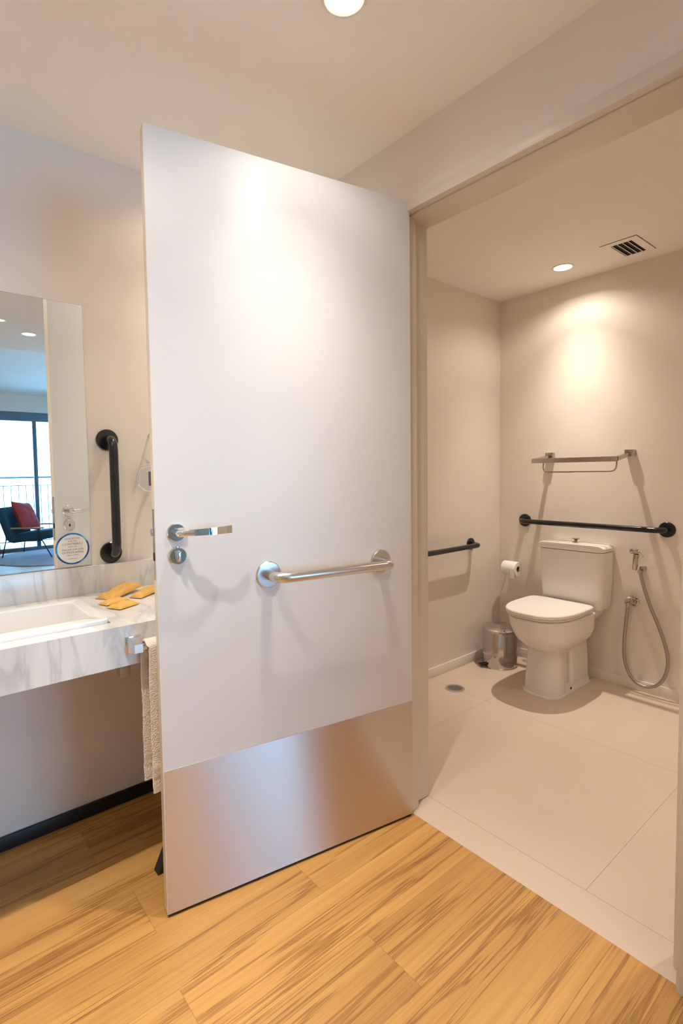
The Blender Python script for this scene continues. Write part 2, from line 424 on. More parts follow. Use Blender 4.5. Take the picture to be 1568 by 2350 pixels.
# bathroom baseboards (white) and vanity wall baseboard (black)
struct('baseboard_bathroom_left', B(1.56, XB, YV - .012, YV, 0, .060, bev=.002), M['baseboard_b'])
struct('baseboard_bathroom_back', B(XB - .012, XB, YB, YV - .012, 0, .060, bev=.002), M['baseboard_b'])
struct('baseboard_left', B(-1.3, XW, YV - .014, YV, 0, .048, bev=.002), M['baseboard_k'])
struct('baseboard_doorway', B(XW - .012, XW, 1.34, YV - .014, 0, .048, bev=.002), M['baseboard_k'])

# door frame: rebated jambs and head, one frame round the opening
def frame():
    bm = bmesh.new()
    # left jamb: outer face, rebate, stop
    box(bm, XW - .006, 1.478, 1.262, 1.292, 0, 2.2125, bev=.002)
    box(bm, 1.480, 1.566, 1.284, 1.300, 0.003, 2.2, bev=.004)
    box(bm, 1.470, 1.486, 1.284, 1.300, 0.003, 2.2, bev=.003)
    # right jamb
    box(bm, XW - .006, 1.478, .385, .402, 0, 2.2125, bev=.002)
    box(bm, 1.478, 1.566, .385, .428, 0.003, 2.2, bev=.004)
    # head
    box(bm, XW - .006, 1.443, .385, 1.292, ZO + .003, 2.2125, bev=.002)
    box(bm, 1.446, 1.566, .385, 1.292, ZO - .002, 2.21, bev=.003)
    return bm
struct('door_frame', frame(), M['frame'])

# ------------------------------------------------------------------ the open door
HX, HY, A, DW, DT = 1.4259, 1.2465, .1746, .8945, .038
ang = math.atan2(math.sin(A), -math.cos(A))
door = thing('door_1', None, None, (HX, HY, 0), ang, kind='structure')
# local axes: +X towards the latch edge, +Y towards the camera; leaf occupies y -DT..0
def dleaf():
    bm = bmesh.new(); box(bm, 0, DW, -DT, 0, .010, 2.21, bev=.0012)
    for f in bm.faces:
        if f.normal.x > .9 and f.calc_area() > .01: f.material_index = 1
    return bm
obj('leaf', dleaf(), [M['door'], M['door_edge']], door, local=True)
def kplate():
    bm = B(.002, DW - .003, .0002, .0016, .011, .4345)
    uv = bm.loops.layers.uv.new('UVMap')
    for f in bm.faces:
        for l in f.loops: l[uv].uv = (l.vert.co.x, l.vert.co.z)
    return bm
obj('kick_plate', kplate(), M['kick'], door, local=True, label='brushed steel kick plate')
obj('bottom_gap_shade', B(.004, DW - .004, -DT + .004, -.004, .001, .010), M['dark'], door, local=True, label='black strip drawn as the shaded gap under the door')  # black strip fills the gap under the leaf, its shade put into colour
def lever(side):
    s = side; y0 = 0 if s > 0 else -DT; bm = bmesh.new()
    # rose + neck
    ros = bmesh.new(); lathe(ros, [(0, 0), (.0265, 0), (.0265, .006), (.024, .009), (0, .009)], (.838, y0, 1.113), 'Y')
    if s < 0:
        for v in ros.verts: v.co.y = y0 - (v.co.y - y0)
    lv = bmesh.new()
    tube(lv, fillet([(.838, y0 + s * .008, 1.113), (.838, y0 + s * .047, 1.113), (.80, y0 + s * .050, 1.114)], .012), .0095, 14)
    # flat blade curving away from then back towards the door
    n = 14; prev = []
    loops = []
    for i in range(n + 1):
        t = i / n; x = .815 - .125 * t; off = .050 + .010 * math.sin(PI * t) - .004 * t; z = 1.1145 + .003 * t; hh = .0085 + .0025 * t; th = .0032
        y = y0 + s * off
        loops.append([(x, y - th, z - hh), (x, y + th, z - hh), (x, y + th, z + hh), (x, y - th, z + hh)])
    loft(lv, loops)
    return ros, lv
r_, l_ = lever(1); h = obj('handle', l_, M['chrome'], door, local=True); obj('rose', r_, M['chrome'], h, local=True)
r_, l_ = lever(-1); h = obj('handle', l_, M['chrome'], door, local=True); obj('rose', r_, M['chrome'], h, local=True)
def thumb():
    bm = bmesh.new(); lathe(bm, [(0, 0), (.0265, 0), (.0265, .006), (.023, .010), (0, .010)], (.836, 0, 1.047), 'Y'); return bm
tt = obj('lock_rose', thumb(), M['chrome'], door, local=True)
obj('thumb_turn', B(.8305, .8425, .009, .024, 1.032, 1.062, bev=.003), M['chrome'], tt, local=True)
def esc():
    bm = bmesh.new(); lathe(bm, [(0, 0), (.0265, 0), (.0265, -.006), (.023, -.009), (0, -.009)], (.836, -DT, 1.047), 'Y'); return bm
tt = obj('keyhole_plate', esc(), M['chrome_soft'], door, local=True)
obj('keyhole', B(.832, .840, -DT - .0095, -DT - .0085, 1.041, 1.052, bev=.001), M['dark'], tt, local=True)
lp = obj('latch_plate', B(DW - .0012, DW + .0008, -.029, -.009, .98, 1.18, bev=.0004), M['chrome_soft'], door, local=True)
obj('latch_bolt', B(DW, DW + .009, -.026, -.014, 1.105, 1.125, bev=.003), M['chrome'], lp, local=True)
obj('dead_bolt', B(DW, DW + .003, -.026, -.014, 1.035, 1.058, bev=.001), M['dark'], lp, local=True)
# steel grab bar fixed to the door
g = obj('grab_bar', tube(bmesh.new(), fillet([(.560, .004, .964), (.560, .078, .964), (.138, .078, .964), (.138, .004, .964)], .042, 10), .0160, 20), M['brushed_bar'], door, local=True, label='brushed steel grab bar')
for x in (.560, .138):
    bm = lathe(bmesh.new(), [(0, 0), (.041, 0), (.041, .006), (.038, .009), (.020, .010), (0, .010)], (x, 0, .964), 'Y')
    obj('flange', bm, M['brushed_bar'], g, local=True)
for z in (.25, 1.1, 1.95):
    bm = bmesh.new(); lathe(bm, [(0, -.045), (.006, -.045), (.006, .045), (0, .045)], (-.006, -.030, z), 'Z', 12)
    obj('hinge', bm, M['chrome_soft'], door, local=True)

# ------------------------------------------------------------------ downlights
def downlight(name, x, y, z, label, r=.046, watts=30, deg=150, blend=.1, group='recessed ceiling downlights', face=None):
    t = thing(name, label, 'ceiling light', (x, y, z), group=group)
    bm = bmesh.new()
    lathe(bm, [(r, -.001), (r + .004, -.004), (r + .012, -.003), (r + .013, .0), (r + .006, .004), (r, .002)], (x, y, z), 'Z', 48, cap=False)
    obj('trim_ring', bm, M['lamp_rim'], t)
    obj('diffuser', lathe(bmesh.new(), [(0, -.0015), (r, -.0015), (r, .001), (0, .001)], (x, y, z), 'Z', 48), face or M['lampface'], t)
    if watts: 
        s = spot('lamp', (x, y, z - .008), watts, deg, blend, r * .30); s.parent = t; s.location = (0, 0, -.008)
    return t
downlight('recessed_downlight', .905, .997, HC, 'round recessed downlight in the hall ceiling in front of the open door', watts=80)
downlight('recessed_downlight', .10, 1.04, HC, 'round recessed downlight above the marble washbasin', watts=130)
downlight('recessed_downlight', 1.0, 1.80, HC, 'round recessed downlight over the counter end, hidden by the open door', watts=50)
downlight('recessed_downlight', -.70, 1.06, HC, 'unseen downlight added over the far counter end to brighten the wall', watts=90)  # unseen lamp added to brighten the vanity wall, counter and floor
downlight('recessed_downlight', .885, -.815, HC, 'lit round downlight reflected in the mirror above the living room doors', watts=60)
downlight('recessed_downlight', .64, -.50, HC, 'small downlight at the far left edge of the mirror reflection', r=.028, watts=0)
downlight('recessed_downlight', .10, -.815, HC, 'round recessed downlight in the hall ceiling behind the camera', watts=60)
downlight('recessed_downlight', 2.985, 1.473, HB, 'round recessed downlight in the bathroom ceiling above the toilet', watts=100)
downlight('recessed_downlight', 2.35, .20, HB, 'unseen downlight added to brighten the bathroom, right of the air vent', watts=60)  # unseen second lamp, added to lift the bathroom walls and ceiling
obj_ = obj('blanking_disc', lathe(bmesh.new(), [(0, 0), (.013, 0), (.013, -.0015), (.011, -.002), (0, -.002)], (.654, 1.345, HC), 'Z'), M['ceiling'])
tag(obj_, 'small round blank cap on the hall ceiling left of the downlight', 'blanking disc')

# ceiling vent
def vent():
    x0, x1, y0, y1 = 2.868, 3.122, 1.052, 1.222; a0, a1, b0, b1 = 2.905, 3.100, 1.088, 1.188; z = HB
    t = thing('ceiling_vent', 'small square air vent with four slats in the bathroom ceiling', 'vent', (3.0, 1.137, z))
    bm = bmesh.new()
    for q in ((x0, a0, y0, y1), (a1, x1, y0, y1), (a0, a1, y0, b0), (a0, a1, b1, y1)): box(bm, q[0], q[1], q[2], q[3], z - .004, z + .0)
    obj('frame', bm, M['ceiling'], t)
    obj('edge_shadow_gap', B(x0 - .002, x1 + .002, y0 - .002, y1 + .002, z - .0012, z - .0002), M['gap'], t)
    obj('backing', B(a0, a1, b0, b1, z - .0022, z - .0013), M['slatgrey'], t)
    for i in range(4):
        y = b0 + (i + .5) * (b1 - b0) / 4 - .004
        bm = B(a0, a1, -.0016, .0016, -.0055, .0055); bmesh.ops.transform(bm, matrix=Matrix.Translation((0, y + .006, z - .0068)) @ Matrix.Rotation(-.75, 4, 'X'), verts=bm.verts[:])
        obj('slat', bm, M['ceiling'], t)
vent()

# ------------------------------------------------------------------ vanity
def vanity():
    # counter: slab with an opening for the basin, deep apron in front
    bm = bmesh.new(); yf, yb, zt = 1.515, YV, .841; x0, x1 = -1.3, XW
    sx0, sx1, sy0, sy1 = -.24, .470, 1.575, 1.915
    box(bm, x0, sx0, yf, yb, zt - .03, zt); box(bm, sx1, x1, yf, yb, zt - .03, zt)
    box(bm, sx0, sx1, yf, sy0, zt - .03, zt); box(bm, sx0, sx1, sy1, yb, zt - .03, zt)
    box(bm, x0, x1, yf, yf + .022, .7225, zt - .03)
    t = obj('marble_counter', bm, M['marble'])
    tag(t, 'white marble washbasin counter with deep grey veined apron', 'counter')
    s = obj('marble_backsplash', B(x0, x1, 2.011, YV, zt, .9435, bev=.0012), M['marble'])
    tag(s, 'marble upstand along the wall behind the washbasin', 'backsplash')
    # basin
    bm = bmesh.new()
    def rr(x0, x1, y0, y1, r, z, n=6):
        out = []
        for cx, cy, a in ((x1 - r, y1 - r, 0), (x0 + r, y1 - r, 90), (x0 + r, y0 + r, 180), (x1 - r, y0 + r, 270)):
            for k in range(n + 1):
                th = math.radians(a + 90 * k / n); out.append((cx + r * math.cos(th), cy + r * math.sin(th), z))
        return out
    L = [rr(-.238, .468, 1.577, 1.913, .022, .80), rr(-.238, .468, 1.577, 1.913, .022, .851), rr(-.235, .465, 1.580, 1.910, .020, .854),
         rr(-.205, .436, 1.620, 1.885, .030, .854), rr(-.200, .431, 1.625, 1.880, .030, .850), rr(-.185, .412, 1.64, 1.865, .035, .775), rr(-.15, .37, 1.67, 1.835, .04, .757)]
    loft(bm, L, cap0=False)
    b = thing('sink_basin', 'rectangular white ceramic basin set into the marble counter', 'sink', (.115, 1.745, .80))
    obj('bowl', bm, M['sink'], b)
    obj('drain', lathe(bmesh.new(), [(0, 0), (.022, 0), (.022, .003), (.018, .004), (0, .002)], (.115, 1.75, .757), 'Z'), M['chrome'], b)
    k = obj('mounting_block', B(.487, .517, 1.562, 1.595, .672, .7225 + .088, bev=.002), M['block'])
    tag(k, 'small pale block fixed beneath the marble counter', 'bracket')
vanity()

# mirror and its sticker
mt = thing('wall_mirror', 'frameless rectangular mirror on the wall above the washbasin', 'mirror', (.0, 2.02, .947))
obj('glass', B(-.60, .5425, 2.0265, 2.0325, .947, 1.889), M['mirror'], mt)
def medge():
    bm = bmesh.new(); box(bm, .5427, .5445, 2.0262, 2.0328, .9455, 1.8905); box(bm, -.60, .5427, 2.0262, 2.0328, 1.8892, 1.8905); return bm
obj('polished_edge', medge(), M['mirror_edge'], mt)
def sticker():
    cx, cz, R = .4795, 1.0125, .0575
    t = thing('mirror_sticker', 'round notice sticker with a blue ring low on the mirror', 'sticker', (cx, 2.026, cz - R))
    obj('film', lathe(bmesh.new(), [(0, -.0002), (R - .004, -.0002), (R - .004, .0), (0, .0)], (cx, 2.0262, cz), 'Y', 64), M['sticker'], t)
    bm = bmesh.new(); lathe(bm, [(R - .006, -.0004), (R, -.0004), (R, 0), (R - .006, 0), (R - .006, -.0004)], (cx, 2.0262, cz), 'Y', 64, cap=False)
    obj('ring', bm, M['ring'], t)
    lines = [('ADVICEY TO', .0062, .036), ('a tua vida', .0052, .028), ('( CONTRIBUI )', .0072, .017), ('com o uso', .0050, .008),
             ('Manuseie com cuida', .0062, -.003), ('OUTROS ASPAS', .0072, -.014), ('sobre o vidro', .0050, -.023), ('atendimento', .0042, -.036)]
    bmT = bmesh.new(); dg = None
    for s, h, dz in lines:
        cu = bpy.data.curves.new('text', 'FONT'); cu.body = s; cu.size = h * 1.45; cu.align_x = 'CENTER'; cu.resolution_u = 2
        o = bpy.data.objects.new('text', cu); COL.objects.link(o)
        bpy.context.view_layer.update(); dg = bpy.context.evaluated_depsgraph_get()
        me = bpy.data.meshes.new_from_object(o.evaluated_get(dg))
        tmp = bmesh.new(); tmp.from_mesh(me)
        bmesh.ops.transform(tmp, matrix=Matrix.Translation((cx, 2.0258, cz + dz - h * .4)) @ Matrix.Rotation(PI / 2, 4, 'X'), verts=tmp.verts[:])
        tmp.to_mesh(me); tmp.free(); bmT.from_mesh(me)
        bpy.data.objects.remove(o); bpy.data.curves.remove(cu); bpy.data.meshes.remove(me)
    obj('lettering', bmT, M['ink'], t)
sticker()

# black grab bars on walls
def grab(name, label, a, b, n, m, r=.016, off=.075, fr=.040, group='black wall grab bars'):
    a, b, n = Vector(a), Vector(b), Vector(n)
    t = thing(name, label, 'grab bar', tuple((a + b) / 2 if abs((a - b).z) < .01 else b), group=group)
    obj('tube', tube(bmesh.new(), fillet([a + n * .003, a + n * off, b + n * off, b + n * .003], .045, 10), r, 20), m, t)
    ax = 'X' if abs(n.x) > .5 else 'Y'; s = n.x if ax == 'X' else n.y
    for p in (a, b):
        obj('flange', lathe(bmesh.new(), [(0, 0), (fr, 0), (fr, s * .007), (fr - .003, s * .010), (0, s * .010)], p, ax), m, t)
    return t
grab('grab_bar', 'vertical black grab bar on the wall between mirror and open door', (.615, YV, 1.408), (.615, YV, .984), (0, -1, 0), M['black_bar'])
grab('grab_bar', 'long horizontal black grab bar on the wall above the toilet cistern', (XB, 1.841, .934), (XB, 1.012, .934), (-1, 0, 0), M['black_bar'], fr=.042)
grab('grab_bar', 'short black grab bar on the bathroom side wall beside the door jamb', (2.906, YV, .789), (2.10, YV, .789), (0, -1, 0), M['black_bar'])

# magnifying mirror and hook beside the door edge
def magnifier():
    cx, cy, cz, r = .752, 1.975, 1.262, .048
    t = thing('magnifying_mirror', 'small round chrome magnifying mirror partly hidden by the door', 'mirror', (cx, YV, cz))
    rg = [(cx + r * math.cos(k * PI / 24), cy, cz + r * math.sin(k * PI / 24)) for k in range(48)]
    obj('rim', tube(bmesh.new(), rg, .0042, 10, closed=True), M['chrome'], t)
    obj('glass', lathe(bmesh.new(), [(0, -.001), (r, -.001), (r, .004), (0, .006)], (cx, cy, cz), 'Y', 40), M['chrome_soft'], t)
    obj('label_strip', B(cx - .004, cx + .008, cy - .0018, cy - .0011, cz - .028, cz + .026), M['ink'], t, label='barcode label')
    obj('arm', tube(bmesh.new(), fillet([(cx, cy + .005, cz), (cx, cy + .03, cz), (cx + .03, YV - .004, cz)], .01), .005, 10), M['chrome'], t)
    obj('wall_plate', lathe(bmesh.new(), [(0, 0), (.022, 0), (.022, -.006), (0, -.006)], (cx + .03, YV, cz), 'Y'), M['chrome'], t)
magnifier()
hk = thing('wall_hook', 'tiny chrome wall hook at the door edge above the magnifying mirror', 'hook', (.776, YV, 1.43))
obj('peg', tube(bmesh.new(), [(.776, YV, 1.431), (.762, 1.99, 1.431)], .004, 10), M['chrome_soft'], hk)
obj('cord', tube(bmesh.new(), [(.776, 2.015, 1.429), (.777, 2.018, 1.40), (.784, 2.022, 1.375)], .0014, 6), M['dark'], hk)

# towel bar on the apron + towel
tb = thing('towel_bar', 'square chrome towel bar fixed to the marble apron', 'towel bar', (.51, 1.515, .78))
for x in (.488, .92):
    obj('wall_plate', B(x, x + .046, 1.509, 1.515, .757, .808, bev=.001), M['chrome'], tb)
    bm = bmesh.new()
    loft(bm, [[(x + .004, 1.509, .762), (x + .042, 1.509, .762), (x + .042, 1.509, .805), (x + .004, 1.509, .805)],
              [(x + .010, 1.462, .770), (x + .034, 1.462, .770), (x + .034, 1.462, .795), (x + .010, 1.462, .795)]])
    obj('bracket', bm, M['chrome'], tb)
obj('rail', B(.522, .93, 1.468, 1.482, .774, .791, bev=.001), M['chrome'], tb)
def towel():
    bm = bmesh.new(); rnd = random.Random(3)
    x0, x1 = .530, .84
    # profile: up the back, over the rail, down the front
    prof = []
    for z in [.372 + i * (.782 - .372) / 46 for i in range(47)]: prof.append((1.500, z, 'b'))
    for k in range(1, 8):
        th = PI * k / 8; prof.append((1.4765 + .0235 * math.cos(th), .782 + .020 * math.sin(th), 't'))
    for z in [.782 - i * (.782 - .350) / 48 for i in range(49)]: prof.append((1.453, z, 'f'))
    nx = 30; V = []
    for i, (y, z, k) in enumerate(prof):
        row = []
        for j in range(nx + 1):
            t = j / nx; xx = x0 + (x1 - x0) * t + (.006 if k == 'f' else -.003 if k == 'b' else 0)
            d = mnoise.noise(Vector((xx * 14, z * 5, 3 if k == 'f' else 9))) * .004
            for hz in (.405, .420, .435):
                if abs(z - hz) < .0045: d *= .2; d -= (.0035 if k == 'f' else -.0035)
            row.append(bm.verts.new((xx + mnoise.noise(Vector((1, z * 8, 4))) * .006 + rnd.uniform(-.0006, .0006), y + d, z + (mnoise.noise(Vector((xx * 20, 0, 1 if k == 'f' else 2))) * .004 if z < .42 else 0))))
        V.append(row)
    for a, b in zip(V, V[1:]):
        for j in range(nx): bm.faces.new((a[j], a[j + 1], b[j + 1], b[j]))
    # give the cloth thickness
    bmesh.ops.recalc_face_normals(bm, faces=bm.faces[:])
    bmesh.ops.solidify(bm, geom=bm.faces[:], thickness=.006)
    o = obj('hand_towel', bm, M['towel'], sharp=60)
    tag(o, 'cream terry towel with hem bands hanging beside the open door', 'towel')
towel()

# paper sachets on the counter
def sachet(name, label, cx, cy, L, Wd, H, rz, tilt=0.0, m='kraft', roll=0.0):
    bm = bmesh.new(); nx, ny = 16, 9; top, bot = [], []
    for i in range(nx + 1):
        a, b = [], []
        for j in range(ny + 1):
            u, v = i / nx * 2 - 1, j / ny * 2 - 1
            h = H * (max(0, 1 - abs(u) ** 3.2)) ** .6 * (max(0, 1 - abs(v) ** 3)) ** .6
            w_ = 1 + .05 * abs(u) ** 3
            n_ = mnoise.noise(Vector((u * 2.2 + cx * 30, v * 1.5, cy * 20))) * H * .55
            a.append(bm.verts.new((u * L / 2, v * Wd / 2 * w_, h * .75 + max(n_, -h * .5) * (h / H) + .0012)))
            b.append(bm.verts.new((u * L / 2, v * Wd / 2 * w_, -h * .20)))
        top.append(a); bot.append(b)
    for i in range(nx):
        for j in range(ny):
            bm.faces.new((top[i][j], top[i + 1][j], top[i + 1][j + 1], top[i][j + 1])); bm.faces.new((bot[i][j], bot[i][j + 1], bot[i + 1][j + 1], bot[i + 1][j]))
    for i in range(nx):
        bm.faces.new((top[i][0], bot[i][0], bot[i + 1][0], top[i + 1][0])); bm.faces.new((top[i][ny], top[i + 1][ny], bot[i + 1][ny], bot[i][ny]))
    for j in range(ny):
        bm.faces.new((top[0][j], top[0][j + 1], bot[0][j + 1], bot[0][j])); bm.faces.new((top[nx][j], bot[nx][j], bot[nx][j + 1], top[nx][j + 1]))
    zoff = H * .2 + L / 2 * abs(math.sin(tilt))
    bmesh.ops.transform(bm, matrix=Matrix.Rotation(rz, 4, 'Z') @ Matrix.Rotation(-tilt, 4, 'Y') @ Matrix.Rotation(roll, 4, 'X'), verts=bm.verts[:])
    mz = min(v.co.z for v in bm.verts)
    bmesh.ops.transform(bm, matrix=Matrix.Translation((cx, cy, .8412 - mz)), verts=bm.verts[:])
    o = obj(name, bm, M[m], sharp=50)
    tag(o, label, 'sachet', 'yellow paper amenity sachets on the counter')
sachet('paper_sachet', 'largest yellow paper sachet, against the marble upstand', .610, 1.925, .165, .075, .022, .55, .10, 'kraft')
sachet('paper_sachet', 'long yellow paper sachet lying nearest the open door edge', .690, 1.868, .150, .050, .018, .62, .03, 'kraft')
sachet('paper_sachet', 'short yellow sachet under the front end of the largest one', .553, 1.815, .090, .046, .014, .35, 0, 'kraft')
sachet('paper_sachet', 'small square yellow sachet nearest the counter front', .560, 1.742, .085, .060, .014, .45, 0, 'kraft')

# black wedge behind the door
bm = bmesh.new()
loft(bm, [[(.586, 1.575, 0), (.66, 1.575, 0), (.66, 1.575, .075), (.622, 1.575, .075)], [(.586, 1.610, 0), (.66, 1.610, 0), (.66, 1.610, .075), (.622, 1.610, .075)]])
tag(obj('door_stop', bm, M['dark']), 'black sloping door stop on the wood floor behind the door', 'door stop')

# ------------------------------------------------------------------ bathroom fittings
CY = 1.478
def dshape(x0, x1, hw, z, cy=CY, n=28, pf=2.35, pb=7.0, split=.62):
    xm = x0 + (x1 - x0) * split; out = []
    for k in range(n):            # front half
        th = PI * k / n; c, s = math.cos(th), math.sin(th)
        out.append((xm - (xm - x0) * abs(s) ** (2 / pf), cy + hw * math.copysign(abs(c) ** (2 / pf), c), z))
    for k in range(n):
        th = PI * k / n; c, s = math.cos(th), math.sin(th)
        out.append((xm + (x1 - xm) * abs(s) ** (2 / pb), cy - hw * math.copysign(abs(c) ** (2 / pb), c), z))
    return out
def rrect(x0, x1, hw, z, r=.03, cy=CY, n=6):
    out = []
    for cx, yy, a in ((x1 - r, cy + hw - r, 0), (x0 + r, cy + hw - r, 90), (x0 + r, cy - hw + r, 180), (x1 - r, cy - hw + r, 270)):
        for k in range(n + 1):
            th = math.radians(a + 90 * k / n); out.append((cx + r * math.cos(th), yy + r * math.sin(th), z))
    return out
def toilet():
    t = thing('toilet', 'white close-coupled toilet with lid down beneath the long grab bar', 'toilet', (2.95, CY, 0))
    bm = bmesh.new()
    # bowl
    loft(bm, [dshape(2.768, 3.02, .092, .246), dshape(2.752, 3.03, .104, .260), dshape(2.705, 3.05, .138, .284), dshape(2.662, 3.08, .164, .318), dshape(2.636, 3.09, .179, .360),
              *[dshape(x, 3.095, h_, z_, cy=CY + .005, pf=2.5) for x, h_, z_ in ((2.625, .185, .405), (2.619, .188, .447), (2.627, .180, .453))]])
    # front column
    loft(bm, [dshape(2.728, 2.885, .112, 0, pf=2.6), dshape(2.728, 2.885, .112, .007, pf=2.6), dshape(2.738, 2.88, .104, .012, pf=2.6), dshape(2.750, 2.875, .098, .12, pf=2.6), dshape(2.762, 2.88, .093, .24, pf=2.6), dshape(2.770, 2.88, .090, .275, pf=2.6)])
    # recessed core, rear column, foot strip
    loft(bm, [rrect(2.80, 3.05, .072, 0, .01), rrect(2.80, 3.05, .072, .26, .01)])
    loft(bm, [rrect(2.945, 3.165, .100, 0, .02), rrect(2.945, 3.165, .098, .13, .02), rrect(2.940, 3.160, .092, .25, .02), rrect(2.93, 3.14, .100, .275, .02), rrect(2.93, 3.12, .125, .33, .02)])
    loft(bm, [rrect(2.80, 3.17, .110, 0, .012), rrect(2.80, 3.17, .110, .006, .012), rrect(2.80, 3.168, .104, .012, .012), rrect(2.80, 3.168, .098, .045, .012)])
    loft(bm, [rrect(2.80, 3.05, .088, .232, .012), rrect(2.80, 3.05, .100, .268, .012)])
    # ledge carrying the cistern
    loft(bm, [rrect(3.03, 3.20, .105, .36, .02), rrect(3.03, 3.235, .150, .415, .02), rrect(3.03, 3.240, .158, .452, .02), rrect(3.035, 3.236, .154, .456, .02)])
    obj('bowl', bm, M['ceramic'], t, sharp=45)
    obj('seat', loft(bmesh.new(), [*[dshape(2.620 + d, 3.050 - d, .188 - d, z, cy=CY + .008, pf=2.6) for d, z in ((.004, .4575), (0, .460), (0, .466), (.004, .468))]]), M['seat'], t)
    obj('lid', loft(bmesh.new(), [*[dshape(2.612 + d, 3.058 - d, .194 - d, z, cy=CY + .008, pf=2.6) for d, z in ((.004, .4705), (0, .473), (0, .487), (.004, .4915), (.012, .493))]]), M['seat'], t)
    obj('seat_gap_shade', loft(bmesh.new(), [dshape(2.65, 3.07, .165, .452), dshape(2.65, 3.07, .165, .472)]), M['gap'], t)  # near-black fill paints the shade in the gap between bowl, seat and lid
    cy = 1.462
    c = obj('cistern', loft(bmesh.new(), [rrect(3.085, 3.235, .172, .4565, .03, cy), rrect(3.078, 3.240, .180, .475, .035, cy), rrect(3.072, 3.243, .187, .62, .035, cy), rrect(3.068, 3.245, .190, .790, .035, cy)]), M['ceramic'], t)
    obj('cistern_lid_gap', loft(bmesh.new(), [rrect(3.072, 3.243, .187, .789, .035, cy), rrect(3.072, 3.243, .187, .795, .035, cy)]), M['gap'], c)
    obj('cistern_lid', loft(bmesh.new(), [rrect(3.063, 3.247, .193, .794, .035, cy), rrect(3.058, 3.247, .198, .800, .037, cy), rrect(3.058, 3.247, .198, .815, .037, cy), rrect(3.066, 3.246, .190, .826, .037, cy), rrect(3.078, 3.244, .176, .830, .03, cy)]), M['ceramic'], t)
    bm = bmesh.new(); lathe(bm, [(0, 0), (.020, 0), (.020, .004), (.010, .006), (.008, .014), (.015, .022), (.022, .025), (.022, .027), (0, .027)], (3.155, cy, .829), 'Z')
    obj('flush_button', bm, M['chrome_dark'], t)
    obj('floor_bolt', lathe(bmesh.new(), [(0, 0), (.006, 0), (.006, .004), (0, .004)], (2.915, CY - .1125, .03), 'Y', 12), M['gap'], t)
toilet()

def pedal_bin():
    cx, cy, r = 3.005, 1.875, .108
    t = thing('pedal_bin', 'small shiny steel pedal bin in the corner left of the toilet', 'bin', (cx, cy, 0))
    obj('body', lathe(bmesh.new(), [(0, .008), (r, .008), (r, .232), (r - .002, .236), (0, .236)], (cx, cy, 0), 'Z', 64), M['bin_steel'], t)
    obj('base_ring', lathe(bmesh.new(), [(0, 0), (r + .002, 0), (r + .003, .006), (r, .012), (0, .012)], (cx, cy, 0), 'Z', 64), M['chrome_soft'], t)
    obj('lid', lathe(bmesh.new(), [(r + .004, .234), (r + .006, .238), (r + .006, .248), (r - .01, .258), (r * .6, .268), (0, .274)], (cx, cy, 0), 'Z', 64, cap=False), M['bin_steel'], t)
    d = Vector((-.72, .35, 0)).normalized(); p = Vector((cx, cy, .018)) + d * (r - .004)
    mt = Matrix.Translation(p + d * .018) @ Matrix.Rotation(math.atan2(d.y, d.x), 4, 'Z')
    obj('pedal', B(-.022, .022, -.022, .022, -.005, .005, bev=.003, mtx=mt), M['dark'], t)
    hp = Vector((cx, cy, .236)) - d * (r + .004)
    obj('hinge', B(-.012, .012, -.03, .03, -.02, .015, bev=.003, mtx=Matrix.Translation(hp) @ Matrix.Rotation(math.atan2(d.y, d.x), 4, 'Z')), M['dark'], t)
pedal_bin()

def floor_drain():
    c = (2.477, 1.836, 0)
    t = thing('floor_drain', 'round slotted metal floor drain in the beige tiles', 'drain', c)
    obj('rim', lathe(bmesh.new(), [(.040, .0005), (.054, .0005), (.054, .003), (.050, .004), (.042, .004), (.040, .0005)], c, 'Z', 48, cap=False), M['chrome_soft'], t)
    obj('well', lathe(bmesh.new(), [(0, .0004), (.041, .0004), (.041, .0012), (0, .0012)], c, 'Z', 40), M['gap'], t)
    bm = bmesh.new()
    for i in range(-4, 5):
        d = i * .0092; h = math.sqrt(max(0, .043 ** 2 - d * d))
        mt = Matrix.Translation((c[0], c[1], 0)) @ Matrix.Rotation(.75, 4, 'Z')
        box(bm, d - .0022, d + .0022, -h, h, .0014, .0036, mtx=mt)
    obj('grate', bm, M['chrome_soft'], t)
floor_drain()

def paper_holder():
    y0, y1, x, z = 1.848, 1.950, 3.175, .612
    t = thing('toilet_roll_holder', 'chrome wall holder carrying the toilet roll', 'toilet roll holder', (XB, 1.9, z))
    obj('wall_plate', B(XB - .006, XB, 1.885, 1.925, z - .03, z + .03, bev=.002), M['chrome'], t)
    obj('arm', tube(bmesh.new(), fillet([(XB - .004, 1.956, z + .03), (x - .0, 1.956, z + .03), (x - .0, 1.956, z), (x, y0 - .008, z)], .012), .005, 10), M['chrome'], t)
    p = thing('toilet_roll', 'white toilet paper roll on the wall left of the toilet', 'toilet roll', (x, 1.9, z - .047))
    bm = bmesh.new(); lathe(bm, [(.019, y0), (.045, y0), (.047, y0 + .003), (.047, y1 - .003), (.045, y1), (.019, y1)], (x, 0, z), 'Y', 48, cap=False)
    obj('paper', bm, M['paper'], p)
    obj('loose_sheet', B(x - .0475, x - .0455, y0 + .001, y0 + .03, z - .058, z + .005), M['paper'], p)
    bm = bmesh.new(); lathe(bm, [(.0185, y0 + .001), (.0195, y0 + .001), (.0195, y1 - .001), (.0185, y1 - .001), (.0185, y0 + .001)], (x, 0, z), 'Y', 32, cap=False)
    obj('core', bm, M['brown'], p)
paper_holder()

